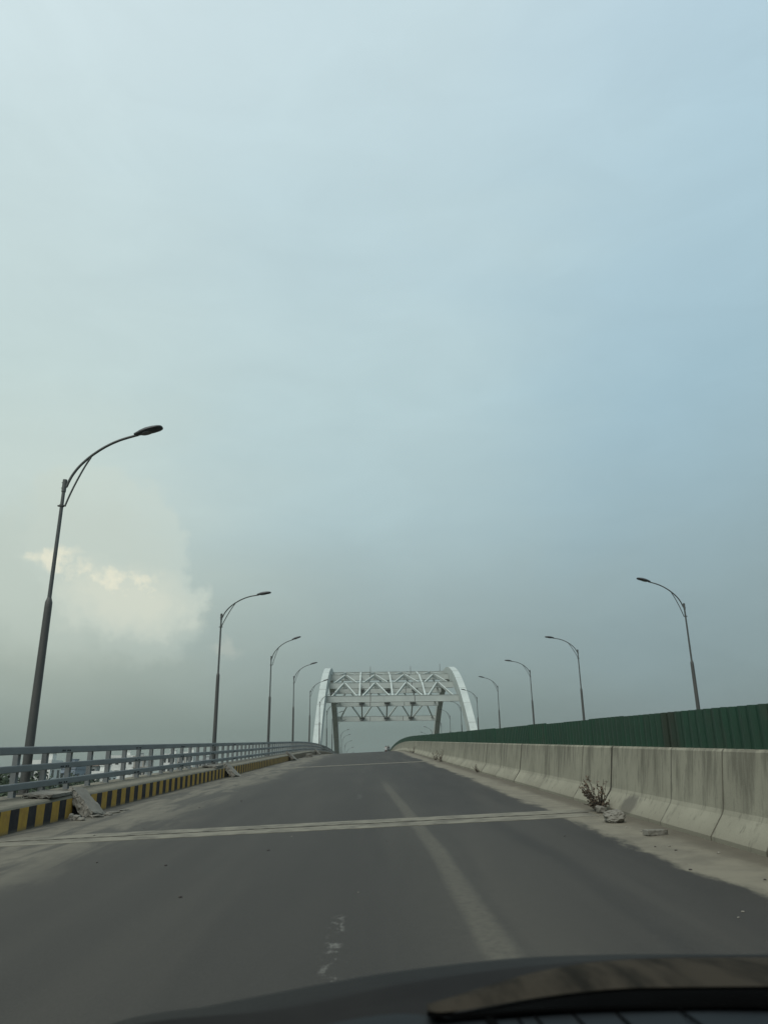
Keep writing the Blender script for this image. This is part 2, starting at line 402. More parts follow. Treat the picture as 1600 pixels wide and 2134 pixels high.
# ------------------------------------------------------------------ mesh helpers
class MB:
    def __init__(self): self.v = []; self.f = []; self.mi = []; self.sm = []
    def add(self, verts, faces, mi=0, smooth=False):
        k = len(self.v); self.v += [tuple(v) for v in verts]
        for f in faces:
            self.f.append(tuple(i+k for i in f)); self.mi.append(mi); self.sm.append(smooth)
    def box(self, c, d, rot=None, mi=0):
        hx, hy, hz = d[0]/2, d[1]/2, d[2]/2
        vs = [Vector((x*hx, y*hy, z*hz)) for x in (-1, 1) for y in (-1, 1) for z in (-1, 1)]
        if rot is not None: vs = [rot @ v for v in vs]
        vs = [v+Vector(c) for v in vs]
        self.add(vs, [(0, 1, 3, 2), (4, 6, 7, 5), (0, 4, 5, 1), (2, 3, 7, 6), (0, 2, 6, 4), (1, 5, 7, 3)], mi)
    def beam(self, a, b, wd, ht, up=Vector((0, 0, 1)), mi=0):
        a, b = Vector(a), Vector(b); d = b-a; L = d.length; d.normalize()
        x = d.cross(up); x.normalize(); u = x.cross(d)
        rot = Matrix((x, d, u)).transposed()
        self.box((a+b)/2, (wd, L, ht), rot, mi)
    def tube(self, path, rad, n=10, mi=0, caps=True, smooth=True):
        path = [Vector(p) for p in path]
        if not hasattr(rad, '__len__'): rad = [rad]*len(path)
        vs = []; prev = None
        for i, p in enumerate(path):
            t = (path[min(i+1, len(path)-1)]-path[max(i-1, 0)]).normalized()
            if prev is None:
                ref = Vector((0, 1, 0)) if abs(t.y) < 0.9 else Vector((1, 0, 0))
                x = t.cross(ref).normalized()
            else: x = (prev-t*prev.dot(t)).normalized()
            prev = x; y = t.cross(x)
            for j in range(n):
                a = 2*math.pi*j/n
                vs.append(p+(x*math.cos(a)+y*math.sin(a))*rad[i])
        fs = [(i*n+j, i*n+(j+1) % n, (i+1)*n+(j+1) % n, (i+1)*n+j) for i in range(len(path)-1) for j in range(n)]
        self.add(vs, fs, mi, smooth)
        if caps:
            m_ = len(path)-1
            self.add(vs, [tuple(range(n))[::-1], tuple(m_*n+j for j in range(n))], mi)
    def loft(self, rows, mi=0, closed=False, caps=False, smooth=False):
        """rows: list of equal-length point lists; closed joins each row into a ring"""
        n = len(rows[0]); vs = [p for r in rows for p in r]
        fs = []
        for i in range(len(rows)-1):
            for j in range(n if closed else n-1):
                k = (j+1) % n
                fs.append((i*n+j, i*n+k, (i+1)*n+k, (i+1)*n+j))
        self.add(vs, fs, mi, smooth)
        if caps:
            self.add(vs, [tuple(range(n))[::-1], tuple((len(rows)-1)*n+j for j in range(n))], mi)
    def build(self, name, mats, parent=None, fix=True):
        me = bpy.data.meshes.new(name)
        me.from_pydata(self.v, [], self.f)
        if not isinstance(mats, (list, tuple)): mats = [mats]
        for m in mats: me.materials.append(m)
        me.polygons.foreach_set('material_index', self.mi)
        me.polygons.foreach_set('use_smooth', self.sm)
        if fix:
            bm = bmesh.new(); bm.from_mesh(me)
            bmesh.ops.remove_doubles(bm, verts=bm.verts, dist=1e-5)
            bmesh.ops.recalc_face_normals(bm, faces=bm.faces)
            for e in bm.edges:
                if len(e.link_faces) == 2 and e.calc_face_angle(0.0) > 0.7: e.smooth = False
            bm.to_mesh(me); bm.free()
        me.update()
        o = bpy.data.objects.new(name, me); C.objects.link(o)
        if parent is not None: o.parent = parent
        return o

def tag(o, label=None, cat=None, group=None, kind=None):
    if label: o['label'] = label
    if cat: o['category'] = cat
    if group: o['group'] = group
    if kind: o['kind'] = kind
    return o
def thing(name, label, cat, loc=(0, 0, 0), rz_=0.0, group=None):
    o = bpy.data.objects.new(name, None); C.objects.link(o)
    o.empty_display_size = 0.2
    o.location = loc; o.rotation_euler = (0, 0, rz_)
    return tag(o, label, cat, group)
def kids(o): return [c for c in bpy.data.objects if c.parent == o]
def copy_tree(o, parent=None):
    c = o.copy(); C.objects.link(c)
    if parent is not None: c.parent = parent
    for k in kids(o): copy_tree(k, c)
    return c

# ------------------------------------------------------------------ the road profile
G, K2, S0, CF = 0.049117, 0.000587, 69.83, 0.0324
SE = S0 + 2*G/K2
def rz(s):
    if s <= S0: return G*s
    if s <= SE: return G*s - K2/2*(s-S0)**2
    return G*SE - K2/2*(SE-S0)**2 - G*(s-SE)
KX, HK, WBX = -5.858, 0.424, 3.641
FOOT = CF*KX + HK             # footway level above the crown line
LEFT_EDGE, RIGHT_EDGE = -7.14, 15.75
S_START, S_END = -14.0, 480.0
def frange(a, b, st):
    n = max(1, int(round((b-a)/st)))
    return [a+(b-a)*i/n for i in range(n+1)]

# ground, roads, footway, deck
mb = MB()
gz = -9.0
N = 24
gpts = [[(-4500+9000*i/N, -3000+9000*j/N, gz) for i in range(N+1)] for j in range(N+1)]
mb.loft(gpts)
tag(mb.build('ground', M_GROUND), kind='structure')

def sheet(name, xs, zf, mat, step=2.0, s0=S_START, s1=S_END):
    mb = MB()
    mb.loft([[(x, s, rz(s)+zf(x)) for x in xs] for s in frange(s0, s1, step)], smooth=True)
    return mb.build(name, mat)
tag(sheet('road', [KX-0.6, KX, -4, -2, 0, 2, WBX, WBX+0.12], lambda x: CF*x, M_ROAD), kind='structure')
def zr(x): return CF*4.2 - CF*(x-4.2)
tag(sheet('opposite_road', [4.35, 6, 10, 14.6], zr, M_ROAD), kind='structure')

# deck body under the road
mb = MB()
prof = [(LEFT_EDGE+0.02, 0.15), (LEFT_EDGE+0.02, -1.0), (-3.0, -2.0), (11.5, -2.0), (RIGHT_EDGE-0.02, -1.0), (RIGHT_EDGE-0.02, 0.15), (14.6, -0.27), (4.2, 0.02), (-5.6, -0.26)]
mb.loft([[(x, s, rz(s)+z) for x, z in prof] for s in frange(S_START, S_END, 4)], closed=True, caps=True)
tag(mb.build('bridge_deck', M_CONC), kind='structure')

# left footway with the painted kerb
breaks = []
mb = MB()
def foot_seg(a, b, rec):
    kx = KX - (0.42 if rec else 0.0)
    rows = []
    for s in frange(a, b, 2.0):
        z = rz(s)
        rows.append([(kx, s, z+CF*kx-0.05), (kx, s, z+FOOT-0.06), (kx-0.015, s, z+FOOT-0.03), (kx-0.05, s, z+FOOT), (-6.35, s, z+FOOT+0.012),
                     (LEFT_EDGE, s, z+FOOT), (LEFT_EDGE, s, z-0.5)])
    n = len(rows[0])
    vs = [p for r in rows for p in r]
    for i in range(len(rows)-1):
        for j in range(n-1):
            f = [(i*n+j, i*n+j+1, (i+1)*n+j+1, (i+1)*n+j)]
            mb.add([vs[q] for q in f[0]], [(0, 1, 2, 3)], 0 if (j == 0 and not rec) else 1)
    for r in (rows[0], rows[-1]):
        mb.add(r, [tuple(range(n))], 1)
cuts = [S_START] + [x for b in breaks for x in b] + [S_END]
for i in range(len(cuts)-1): foot_seg(cuts[i], cuts[i+1], i % 2 == 1)
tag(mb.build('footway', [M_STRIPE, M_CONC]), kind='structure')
# far side footway
mb = MB()
mb.loft([[(14.6, s, rz(s)-0.25), (14.6, s, rz(s)+0.6), (RIGHT_EDGE, s, rz(s)+0.6), (RIGHT_EDGE, s, rz(s)-0.6)] for s in frange(S_START, S_END, 3)])
tag(mb.build('opposite_footway', M_CONC), kind='structure')

# ------------------------------------------------------------------ expansion joints
def exp_joint(s, wid, label):
    t = thing('expansion_joint', label, 'expansion joint', (0, s, rz(s)), 0, 'expansion joints across the road')
    xs = frange(KX+0.003, WBX-0.35, 0.25)
    jr = random.Random(int(s))
    for a, b in ((-wid/2, -0.03), (0.03, wid/2)):
        mb = MB()
        ea = [jr.uniform(-0.02, 0.02) for _ in xs]
        def zz_(x, y): return rz(s+y)-rz(s)+CF*x+0.005
        mb.loft([[(x, a+(e if a < -0.1 else 0), zz_(x, a)-0.02) for x, e in zip(xs, ea)],
                 [(x, a+(e if a < -0.1 else 0), zz_(x, a)) for x, e in zip(xs, ea)],
                 [(x, b+(e if b > 0.1 else 0), zz_(x, b)) for x, e in zip(xs, ea)],
                 [(x, b+(e if b > 0.1 else 0), zz_(x, b)-0.02) for x, e in zip(xs, ea)]])
        mb.build('nosing', M_JOINT, t)
    mb = MB()   # toothed seal
    xs2 = frange(KX+0.003, WBX-0.35, 0.11)
    mb.loft([[(x, -0.035+0.02*((i % 2)*2-1), CF*x+0.010) for i, x in enumerate(xs2)],
             [(x, 0.025+0.02*((i % 2)*2-1), CF*x+0.010) for i, x in enumerate(xs2)]])
    mb.build('seal', M_SEAL, t)
exp_joint(12.33, 1.12, 'wide pale concrete expansion joint across the near road')
exp_joint(41.8, 1.05, 'thin pale expansion joint line far up the road before the crest')

# ------------------------------------------------------------------ left railing
rail = thing('bridge_railing', 'grey steel railing with three rails along the left footway', 'railing', (-6.65, 4, rz(4)+FOOT))
roff = Vector((-6.65, 4, rz(4)+FOOT))
RS = frange(4.0, 300.0, 2.0)
for zc, ht in ((1.090, 0.145), (0.760, 0.125), (0.435, 0.125)):
    mb = MB()
    sec = [(-0.055, -ht/2+0.012), (-0.043, -ht/2), (0.043, -ht/2), (0.055, -ht/2+0.012), (0.055, ht/2-0.012), (0.043, ht/2), (-0.043, ht/2), (-0.055, ht/2-0.012)]
    mb.loft([[Vector((-6.65+x, s, rz(s)+zc+z))-roff for x, z in sec] for s in RS], closed=True, caps=True)
    # sleeve joints with a row of bolt heads
    for k in range(20):
        s = 17.62+5.45*k
        for e in (-0.2, -0.1, 0.08, 0.2):
            for q in (-0.02,):
                mb.tube([Vector((-6.65+0.054, s+e, rz(s+e)+zc+q))-roff, Vector((-6.65+0.075, s+e, rz(s+e)+zc+q))-roff], 0.017, 6, 1)
    mb.build('rail', [M_RAIL, M_RAIL_D], rail)
def post_geom(mb, s):
    z0 = rz(s)+FOOT-0.01; z1 = rz(s)+1.10
    def B(x, y, dx, dy, a, b, mi=0): mb.box(Vector((x, y, (a+b)/2))-roff, (dx, dy, b-a), None, mi)
    B(-6.760, s, 0.10, 0.125, z0, z1)
    B(-6.757, s, 0.110, 0.135, z1-0.012, z1+0.01)  # cap
    B(-6.77, s, 0.20, 0.22, z0-0.004, z0+0.022)  # foot plate
    for zz_ in (1.09, 0.76, 0.435): B(-6.705, s, 0.02, 0.15, rz(s)+zz_-0.045, rz(s)+zz_+0.045)
ps = [4.8+1.352*k+(15.38-4.6) % 1.352 for k in range(0, 190)]
ps = [p for p in ps if p < 296]
for p in ps[:100]:
    mb = MB(); post_geom(mb, p); mb.build('post', M_RAIL, rail)
mb = MB()
for p in ps[100:]: post_geom(mb, p)
tag(mb.build('far_posts', M_RAIL, rail), kind='stuff')

# ------------------------------------------------------------------ median wall
wall = thing('median_wall', 'stained concrete barrier wall between the two carriageways', 'wall', (3.64, 3, rz(3)))
woff = Vector((3.64, 3, rz(3)))
zb = CF*WBX
wprof = [(3.641, zb-0.06), (3.648, zb+0.045), (3.800, zb+0.26), (3.822, zb+0.31), (3.905, 1.025), (3.925, 1.052), (4.155, 1.052), (4.175, 1.03), (4.26, zb+0.31), (4.43, zb+0.045), (4.43, zb-0.1)]
joints = [-6.0, -3.0, 0.0, 2.6, 5.4, 7.62, 8.83, 10.32, 12.87, 14.62, 17.48, 20.54]
while joints[-1] < 245: joints.append(joints[-1]+rnd.choice([2.9, 3.0, 3.1]))
wr = random.Random(3)
for a, b in zip(joints[:-1], joints[1:]):
    mb = MB(); jx = wr.uniform(-0.006, 0.006)
    cols = frange(a+0.009, b-0.009, 1.0)
    mb.loft([[Vector((x+jx, s, rz(s)+z))-woff for x, z in wprof] for s in cols], closed=True, caps=True)
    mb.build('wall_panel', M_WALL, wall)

# ------------------------------------------------------------------ green screen on the wall
scr = thing('glare_screen', 'dark green corrugated glare screen standing on the median wall', 'screen', (4.04, 3, rz(3)+1.05))
soff = Vector((4.04, 3, rz(3)+1.05))
s = -4.0; k = 0
while s < 240:
    L = 1.84; mb = MB(); pit = 0.23
    npt = 6
    dz_ = wr.uniform(-0.012, 0.012); lean = wr.uniform(-0.010, 0.010); xo = 0.012*(k % 2)
    rows_b, rows_t = [], []
    nseg = int(round(L/pit))*npt
    for th in (0.0, 0.005):
        rb, rt = [], []
        for i in range(nseg+2):
            q = i/npt
            ss = s + q*pit
            ph = q % 1.0
            # broad flat pans with a narrow raised rib
            h = 0.0
            if ph < 0.18: h = ph/0.18
            elif ph < 0.42: h = 1.0
            elif ph < 0.60: h = 1-(ph-0.42)/0.18
            x = 4.04 - 0.045*h + th + xo
            rb.append(Vector((x, ss, rz(ss)+1.045))-soff)
            rt.append(Vector((x+lean, ss, rz(ss)+1.503+dz_))-soff)
        rows_b.append(rb); rows_t.append(rt)
    mb.loft([rows_b[0], rows_t[0], rows_t[1], rows_b[1]])
    mb.build('sheet', M_GREEN, scr)
    s += L; k += 1

# ------------------------------------------------------------------ street lamps
def make_lamp():
    t = thing('street_lamp', 'x', 'street lamp')
    zj, ztop = 4.17-FOOT, 7.08-FOOT
    mb = MB()
    mb.tube([(0, 0, 0.02), (0, 0, zj-0.10), (0, 0, zj+0.02), (0, 0, zj+0.12)], [0.096, 0.079, 0.077, 0.047], 14)
    mb.box((0, 0, 0.012), (0.34, 0.34, 0.03))
    for a in range(4):
        mb.tube([(0.13*(1 if a & 1 else -1), 0.13*(1 if a & 2 else -1), 0.02), (0.13*(1 if a & 1 else -1), 0.13*(1 if a & 2 else -1), 0.075)], 0.016, 6)
    mb.build('lower_pole', M_POLE_LOW, t)
    mb = MB(); mb.tube([(0, 0, zj+0.05), (0, 0, ztop-0.28)], [0.045, 0.038], 12)
    mb.build('upper_pole', M_POLE, t)
    mb = MB()
    mb.tube([(0, 0, ztop-0.30), (0, 0, ztop)], 0.050, 12)
    for z in (ztop-0.07, ztop-0.2): mb.tube([(-0.07, 0, z), (0.06, 0, z)], 0.010, 6)
    mb.build('cap_sleeve', M_POLE, t)
    mb = MB()
    zc = 6.44-FOOT
    mb.tube([(0, 0, zc-0.02), (0, 0, zc+0.02)], 0.055, 12); mb.box((0, 0, zc), (0.18, 0.04, 0.03))
    mb.build('clamp', M_POLE_LOW, t)
    arm = [(0.05, 6.90), (0.09, 7.03), (0.16, 7.20), (0.30, 7.42), (0.54, 7.67), (0.85, 7.90), (1.17, 8.06), (1.50, 8.165), (1.60, 8.19)]
    def smooth(pts, n=4):
        out = []
        P_ = [Vector((x, 0, z-FOOT)) for x, z in pts]
        for i in range(len(P_)-1):
            p0, p1, p2, p3 = P_[max(i-1, 0)], P_[i], P_[i+1], P_[min(i+2, len(P_)-1)]
            for j in range(n):
                u = j/n
                out.append(0.5*((2*p1)+(p2-p0)*u+(2*p0-5*p1+4*p2-p3)*u*u+(3*p1-p0-3*p2+p3)*u**3))
        return out+[P_[-1]]
    mb = MB(); mb.tube(smooth(arm), 0.030, 10); mb.build('arm', M_POLE, t)
    mb = MB(); mb.tube(smooth([(0.075, 6.43), (0.16, 6.72), (0.28, 7.06), (0.42, 7.40), (0.54, 7.64)]), 0.021, 8); mb.build('brace', M_POLE, t)
    # lamp head: flattened teardrop, tilted up
    mb = MB(); rows = []
    for u, w_, ht, hb in ((0.0, 0.045, 0.035, 0.035), (0.06, 0.06, 0.05, 0.04), (0.16, 0.10, 0.075, 0.045), (0.30, 0.135, 0.092, 0.05), (0.45, 0.145, 0.085, 0.05), (0.58, 0.135, 0.065, 0.042), (0.655, 0.10, 0.045, 0.03), (0.68, 0.05, 0.02, 0.012)):
        r_ = []
        for j in range(14):
            a = 2*math.pi*j/14
            c, s_ = math.cos(a), math.sin(a)
            r_.append(Vector((u, w_*c, (ht if s_ > 0 else hb)*s_)))
        rows.append(r_)
    tilt = Matrix.Rotation(-R(15), 3, 'Y')
    org = Vector((1.50, 0, 8.20-FOOT))
    mb.loft([[org+tilt @ p for p in r_] for r_ in rows], closed=True, caps=True, smooth=True)
    hd = mb.build('lamp_head', M_HEAD, t)
    mb = MB()
    lens = [Vector((0.30+0.15*math.cos(a)*(1.0), 0.09*math.sin(a), -0.052)) for a in [2*math.pi*i/16 for i in range(16)]]
    top_ = [v+Vector((0, 0, 0.012)) for v in lens]
    mb.loft([[org+tilt @ p for p in lens], [org+tilt @ p for p in top_]], closed=True, caps=True)
    mb.build('lens', M_LENS, hd)
    return t
lamp0 = make_lamp()
lampr = random.Random(11)
ordn = ['nearest', 'second', 'third', 'fourth', 'fifth', 'sixth', 'seventh', 'eighth', 'ninth', 'tenth', 'eleventh', 'twelfth', 'thirteenth', 'fourteenth', 'fifteenth']
left_s = [16.65+19.1455*i for i in range(15)]
first = True
lamps = []
def droop(t, deg):
    """some arms have sagged or been bent up about the pole head"""
    p = Matrix.Translation((0, 0, 6.95-FOOT))
    q_ = p @ Matrix.Rotation(R(deg), 4, 'Y') @ p.inverted()
    for k in kids(t):
        if k.name.split('.')[0] in ('arm', 'brace', 'lamp_head'): k.matrix_basis = q_ @ k.matrix_basis
LD = {0: 0, 1: 7, 2: -3, 3: 1, 4: -1, 5: 3}
RD = {0: 0, 1: 8, 2: 8, 3: 5, 4: 4, 5: 5}
LS = {1: 36.3, 2: 55.6, 3: 73.4, 9: 194.5}
RSs = {1: 56.9, 2: 74.3, 3: 94.0}
for i, s in enumerate(left_s):
    t = lamp0 if first else copy_tree(lamp0)
    first = False
    s = LS.get(i, s)
    if i: droop(t, LD.get(i, lampr.uniform(-3, 3)))
    t.location = (-7.0, s, rz(s)+FOOT)
    t.rotation_euler = (R(lampr.uniform(-0.5, 0.5)), R(lampr.uniform(-0.4, 0.4)), R(lampr.uniform(-7, 7) if i else -2))
    if i == 0: lab = 'tall grey street lamp nearest on the left, its arm over the railing'
    elif i < 8: lab = '%s street lamp from the camera along the left railing' % ordn[i]
    else: lab = '%s street lamp in the left row, a small one seen beneath or beyond the arch' % ordn[i]
    tag(t, lab, 'street lamp', 'street lamps along the left railing')
for i in range(10):
    s = 36.88+19.1455*i
    if i == 4: s = 112.7
    if i == 8: s = 194.5
    s = RSs.get(i, s)
    t = copy_tree(lamp0)
    droop(t, RD.get(i, lampr.uniform(-2, 4)))
    t.location = (15.466, s, rz(s)+0.60)
    t.rotation_euler = (R(lampr.uniform(-0.5, 0.5)), R(lampr.uniform(-0.4, 0.4)), math.pi+R(lampr.uniform(-6, 6)))
    lab = 'nearest street lamp rising behind the green screen on the right' if i == 0 else '%s street lamp from the camera behind the green screen' % ordn[i]
    tag(t, lab, 'street lamp', 'street lamps beyond the green screen')

# ------------------------------------------------------------------ the steel arch
SC, AX, AB, AW = 153.5, 3.90, 10.92, 1.1
arch = thing('steel_arch', 'white steel tied arch spanning the road ahead at the crest', 'arch bridge', (AX, SC, rz(SC)))
aoff = Vector((AX, SC, rz(SC)))
def atop(u): return 22.0-0.0103*u*u
def anorm(u):
    d = -2*0.0103*u
    n = Vector((0, -d, 1)); return n.normalized()
US = frange(-44, 44, 2.0)
for sd_ in (-1, 1):
    x0 = AX+sd_*AB; x1 = x0+sd_*AW
    mb = MB(); rows = []
    for u in US:
        n = anorm(u); T = Vector((0, SC+u, atop(u))); Bt = T-n*2.25
        rows.append([Vector((x0, T.y, T.z))-aoff, Vector((x1, T.y, T.z))-aoff, Vector((x1, Bt.y, Bt.z))-aoff, Vector((x0, Bt.y, Bt.z))-aoff])
    mb.loft(rows, closed=True, caps=True)
    # welded segment seams, a thin proud band round the box
    for u in frange(-40, 40, 5.0):
        n = anorm(u); tt = Vector((0, n.z, -n.y))
        T = Vector((0, SC+u, atop(u)))
        for e0, e1 in ((-0.035, 0.035),):
            ring = []
            for e in (e0, e1):
                Te = T+tt*e+n*0.006; Be = T+tt*e-n*2.256
                xa, xb = min(x0, x1)-0.006, max(x0, x1)+0.006
                ring.append([Vector((xa, Te.y, Te.z))-aoff, Vector((xb, Te.y, Te.z))-aoff, Vector((xb, Be.y, Be.z))-aoff, Vector((xa, Be.y, Be.z))-aoff])
            mb.loft(ring, closed=True, caps=True, mi=1)
    mb.build('arch_rib', [M_ARCH, M_SEAM], arch)
BU = [-23.56+7.853*k for k in range(7)]
BH = 0.98
BZ = dict(zip(BU, (13.6, 16.7, 19.1, 20.6, 18.35, 16.45, 13.95)))
def bz(u): return BZ[min(BU, key=lambda b: abs(b-u))]+BH/2
for u in BU:
    mb = MB(); c = Vector((AX, SC+u, bz(u)))-aoff
    mb.box(c, (2*AB-0.004, 0.55, BH))
    mb.box(c+Vector((0, 0, BH/2+0.02)), (2*AB-0.004, 0.66, 0.04)); mb.box(c-Vector((0, 0, BH/2+0.02)), (2*AB-0.004, 0.66, 0.04))
    for fx in (-0.335, 0.335):
        mb.box(c+Vector((fx*AB, 0, 0)), (0.14, 0.585, BH-0.01), None, 1)
    mb.build('cross_beam', [M_ARCH, M_ARCH_D], arch)
nodes_x = [-AB*0.5, 0.0, AB*0.5]
peaks_x = [-AB*0.75, -AB*0.25, AB*0.25, AB*0.75]
for k in range(6):
    ua, ub = BU[k], BU[k+1]
    lo, hi = (ua, ub) if bz(ua) < bz(ub) else (ub, ua)
    sgn = 1 if hi > lo else -1
    def P_(x, u, dz__=0.26): return Vector((AX+x, SC+u, bz(u)+dz__))-aoff
    upv = anorm((ua+ub)/2)
    for x in nodes_x:
        mb = MB(); mb.beam(P_(x, lo+sgn*0.33), P_(x, hi-sgn*0.33), 0.28, 0.42, upv); mb.build('strut', M_ARCH, arch)
        mb = MB(); c = P_(x, lo+sgn*0.36, 0.02)
        mb.box(c, (1.15, 0.62, 0.05), Matrix((Vector((1, 0, 0)), Vector((0, upv.z, -upv.y)), upv)).transposed())
        mb.box(c-Vector((0, 0, 0.28)), (0.5, 0.4, 0.4))
        mb.build('gusset_plate', M_ARCH_D, arch)
    bases = [-AB+0.35]+nodes_x+[AB-0.35]
    for j, px_ in enumerate(peaks_x):
        for b_, sg in ((bases[j], 1), (bases[j+1], -1)):
            off = 0.36
            mb = MB()
            mb.beam(P_(b_+sg*off, lo+sgn*0.32), P_(px_-sg*0.16, hi-sgn*0.36), 0.20, 0.38, upv)
            mb.build('brace', M_ARCH, arch)
# slim lightning rods on the crown beams
for x, k in ((-AB*0.33, 2), (AB*0.36, 2), (AB*0.93, 3)):
    mb = MB(); mb.tube([Vector((AX+x, SC+BU[k], bz(BU[k])+0.5))-aoff, Vector((AX+x, SC+BU[k], bz(BU[k])+2.0))-aoff], 0.05, 6)
    mb.build('lightning_rod', M_ARCH_D, arch)

# ------------------------------------------------------------------ broken kerb slabs and stones
def rock_mesh(seed, dims, sub=2, rough=0.22):
    bm = bmesh.new(); bmesh.ops.create_icosphere(bm, subdivisions=sub, radius=1.0)
    o_ = Vector((seed*3.1, seed*1.7, seed*0.9))
    for v in bm.verts:
        d = v.co.normalized()
        n = mnoise.noise(d*1.4+o_)*rough*1.6 + mnoise.noise(d*4.2+o_)*rough*0.5 + (mnoise.noise(d*11+o_)*rough*0.35 if sub > 2 else 0)
        # squared-off facets
        q = max(abs(d.x), abs(d.y), abs(d.z))
        v.co = d*(0.75+0.25/q)*(1+n)
        v.co.x *= dims[0]/2; v.co.y *= dims[1]/2; v.co.z *= dims[2]/2
    return bm
def rock(name, label, cat, loc, dims, seed, rot=0.0, mat=None, group=None, sub=2, smooth=False):
    bm = rock_mesh(seed, dims, sub)
    me = bpy.data.meshes.new(name); bm.to_mesh(me); bm.free()
    me.materials.append(mat or M_SLAB)
    o = bpy.data.objects.new(name, me); C.objects.link(o)
    o.location = loc; o.rotation_euler = (0, 0, rot)
    return tag(o, label, cat, group)
def slab(name, label, dims, Mx, seed, cat='concrete slab'):
    """rough broken slab: a subdivided box with chipped edges"""
    bm = bmesh.new(); bmesh.ops.create_cube(bm, size=1.0)
    bmesh.ops.subdivide_edges(bm, edges=bm.edges, cuts=17, use_grid_fill=True)
    so = Vector((seed*2.3, seed, 0)); am = min(1.0, dims[1]/0.5)
    for v in bm.verts:
        ed = sum(1 for c in v.co if abs(abs(c)-0.5) < 1e-4)
        p = Vector((v.co.x*dims[0], v.co.y*dims[1], v.co.z*dims[2]))
        n = mnoise.noise_vector(p*6+so)*0.008 + mnoise.noise_vector(p*23+so)*0.006
        if ed >= 2:
            n -= Vector((v.co.x*dims[0], v.co.y*dims[1], v.co.z*dims[2])).normalized()*max(0, mnoise.noise(p*9+so)+0.15)*0.055
        if v.co.y < -0.49: n += mnoise.noise_vector(p*16+so)*0.035 + mnoise.noise_vector(p*40+so)*0.014      # fractured end
        v.co = p+n*am
    me = bpy.data.meshes.new(name); bm.to_mesh(me); bm.free()
    me.materials.append(M_SLAB)
    o = bpy.data.objects.new(name, me); C.objects.link(o); o.matrix_world = Mx
    return tag(o, label, cat)
def frame_lean(s, s_len_dir, bottom_x, top_x, top_z):
    """matrix whose local x runs up the slab, y along the road, z outwards"""
    b = Vector((bottom_x, s, rz(s)+CF*bottom_x)); t = Vector((top_x, s, rz(s)+top_z))
    x = (t-b).normalized(); y = Vector((0, 1, G)).normalized(); y = (y-x*y.dot(x)).normalized(); z = x.cross(y)
    y_rot = Matrix((x, y, z)).transposed().to_4x4()
    y_rot.translation = (b+t)/2
    return y_rot
Mx = frame_lean(16.55, 1, -5.46, -5.93, FOOT+0.03)
slab('concrete_slab', 'broken grey concrete slab leaning on the striped kerb by the nearest lamp', (0.74, 0.60, 0.20), Mx @ Matrix.Rotation(R(10), 4, 'Z'), 1)
Mx = frame_lean(33.5, 1, -5.45, -5.92, FOOT+0.02)
slab('concrete_slab', 'broken concrete slab leaning on the kerb about halfway along the stripes', (0.74, 0.9, 0.17), Mx @ Matrix.Rotation(R(8), 4, 'Z'), 2)
Mx = frame_lean(59.4, 1, -5.40, -5.95, FOOT+0.10)
slab('concrete_slab', 'thin slab tipped against the kerb where the stripes end', (0.8, 1.5, 0.14), Mx @ Matrix.Rotation(R(12), 4, 'Z'), 3)
def flat(loc, rz_, tx=0.0, ty=0.0):
    m = Matrix.Translation(loc) @ Matrix.Rotation(rz_, 4, 'Z') @ Matrix.Rotation(tx, 4, 'X') @ Matrix.Rotation(ty, 4, 'Y'); return m
slab('concrete_slab', 'flat cover slab lying loose on the footway beside the nearest leaning slab', (0.55, 1.2, 0.06), flat((-6.13, 15.75, rz(15.75)+FOOT+0.055), 0.05, R(2.8), R(3)), 4)
slab('concrete_slab', 'flat cover slab lying on the footway beside the halfway leaning slab', (0.55, 1.8, 0.07), flat((-6.15, 32.0, rz(32)+FOOT+0.06), 0.03, R(2.8), R(3)), 5)
slab('concrete_slab', 'pale concrete block lying on the road past the end of the stripes', (0.5, 2.2, 0.30), flat((-5.25, 70.5, rz(70.5)+CF*-5.25+0.13), 0.1, R(2.5), 0), 6)
slab('concrete_slab', 'small slanted slab against the far kerb near the crest', (0.75, 1.6, 0.14), frame_lean(88.0, 1, -5.35, -5.95, FOOT+0.15), 7)
# rubble beneath the nearest slab
rr = random.Random(5)
rub = [(-5.55, 15.75, 0.36, 0.20, 0.15), (-5.40, 15.55, 0.26, 0.18, 0.10), (-5.28, 16.05, 0.22, 0.3, 0.09), (-5.18, 16.45, 0.18, 0.2, 0.06), (-5.24, 16.9, 0.16, 0.35, 0.07), (-5.20, 17.5, 0.15, 0.4, 0.05), (-5.66, 15.75, 0.12, 0.18, 0.2)]
for i, (x, s, a, b, c) in enumerate(rub):
    rock('rubble', 'chip of broken concrete under the nearest leaning slab', 'rubble', (x, s, rz(s)+CF*x+c*0.22), (a*0.85, b*0.8, c*0.75), 20+i, rr.uniform(0, 3), sub=3, group='rubble under the nearest leaning slab')
rock('stone', 'large pitted pale stone beside the weed at the foot of the wall', 'stone', (3.26, 10.95, rz(10.95)+CF*3.26+0.062), (0.27, 0.26, 0.17), 41, 0.5, sub=4)
rock('stone', 'small light stone tucked under the weed by the wall', 'stone', (3.43, 12.2, rz(12.2)+CF*3.43+0.045), (0.14, 0.16, 0.12), 42, 0.2)
slab('brick', 'flat broken brick lying in the dust near the right wall', (0.26, 0.12, 0.055), flat((3.28, 9.5, rz(9.5)+CF*3.28+0.03), 0.25, R(2.8), 0), 8, 'brick')
M_DARKST = simple('dark_pebble', (0.05, 0.045, 0.04, 1), None, 9, 0.9)
M_PALEST = simple('pale_pebble', (0.26, 0.25, 0.21, 1), None, 9, 0.9)
pr = random.Random(17)
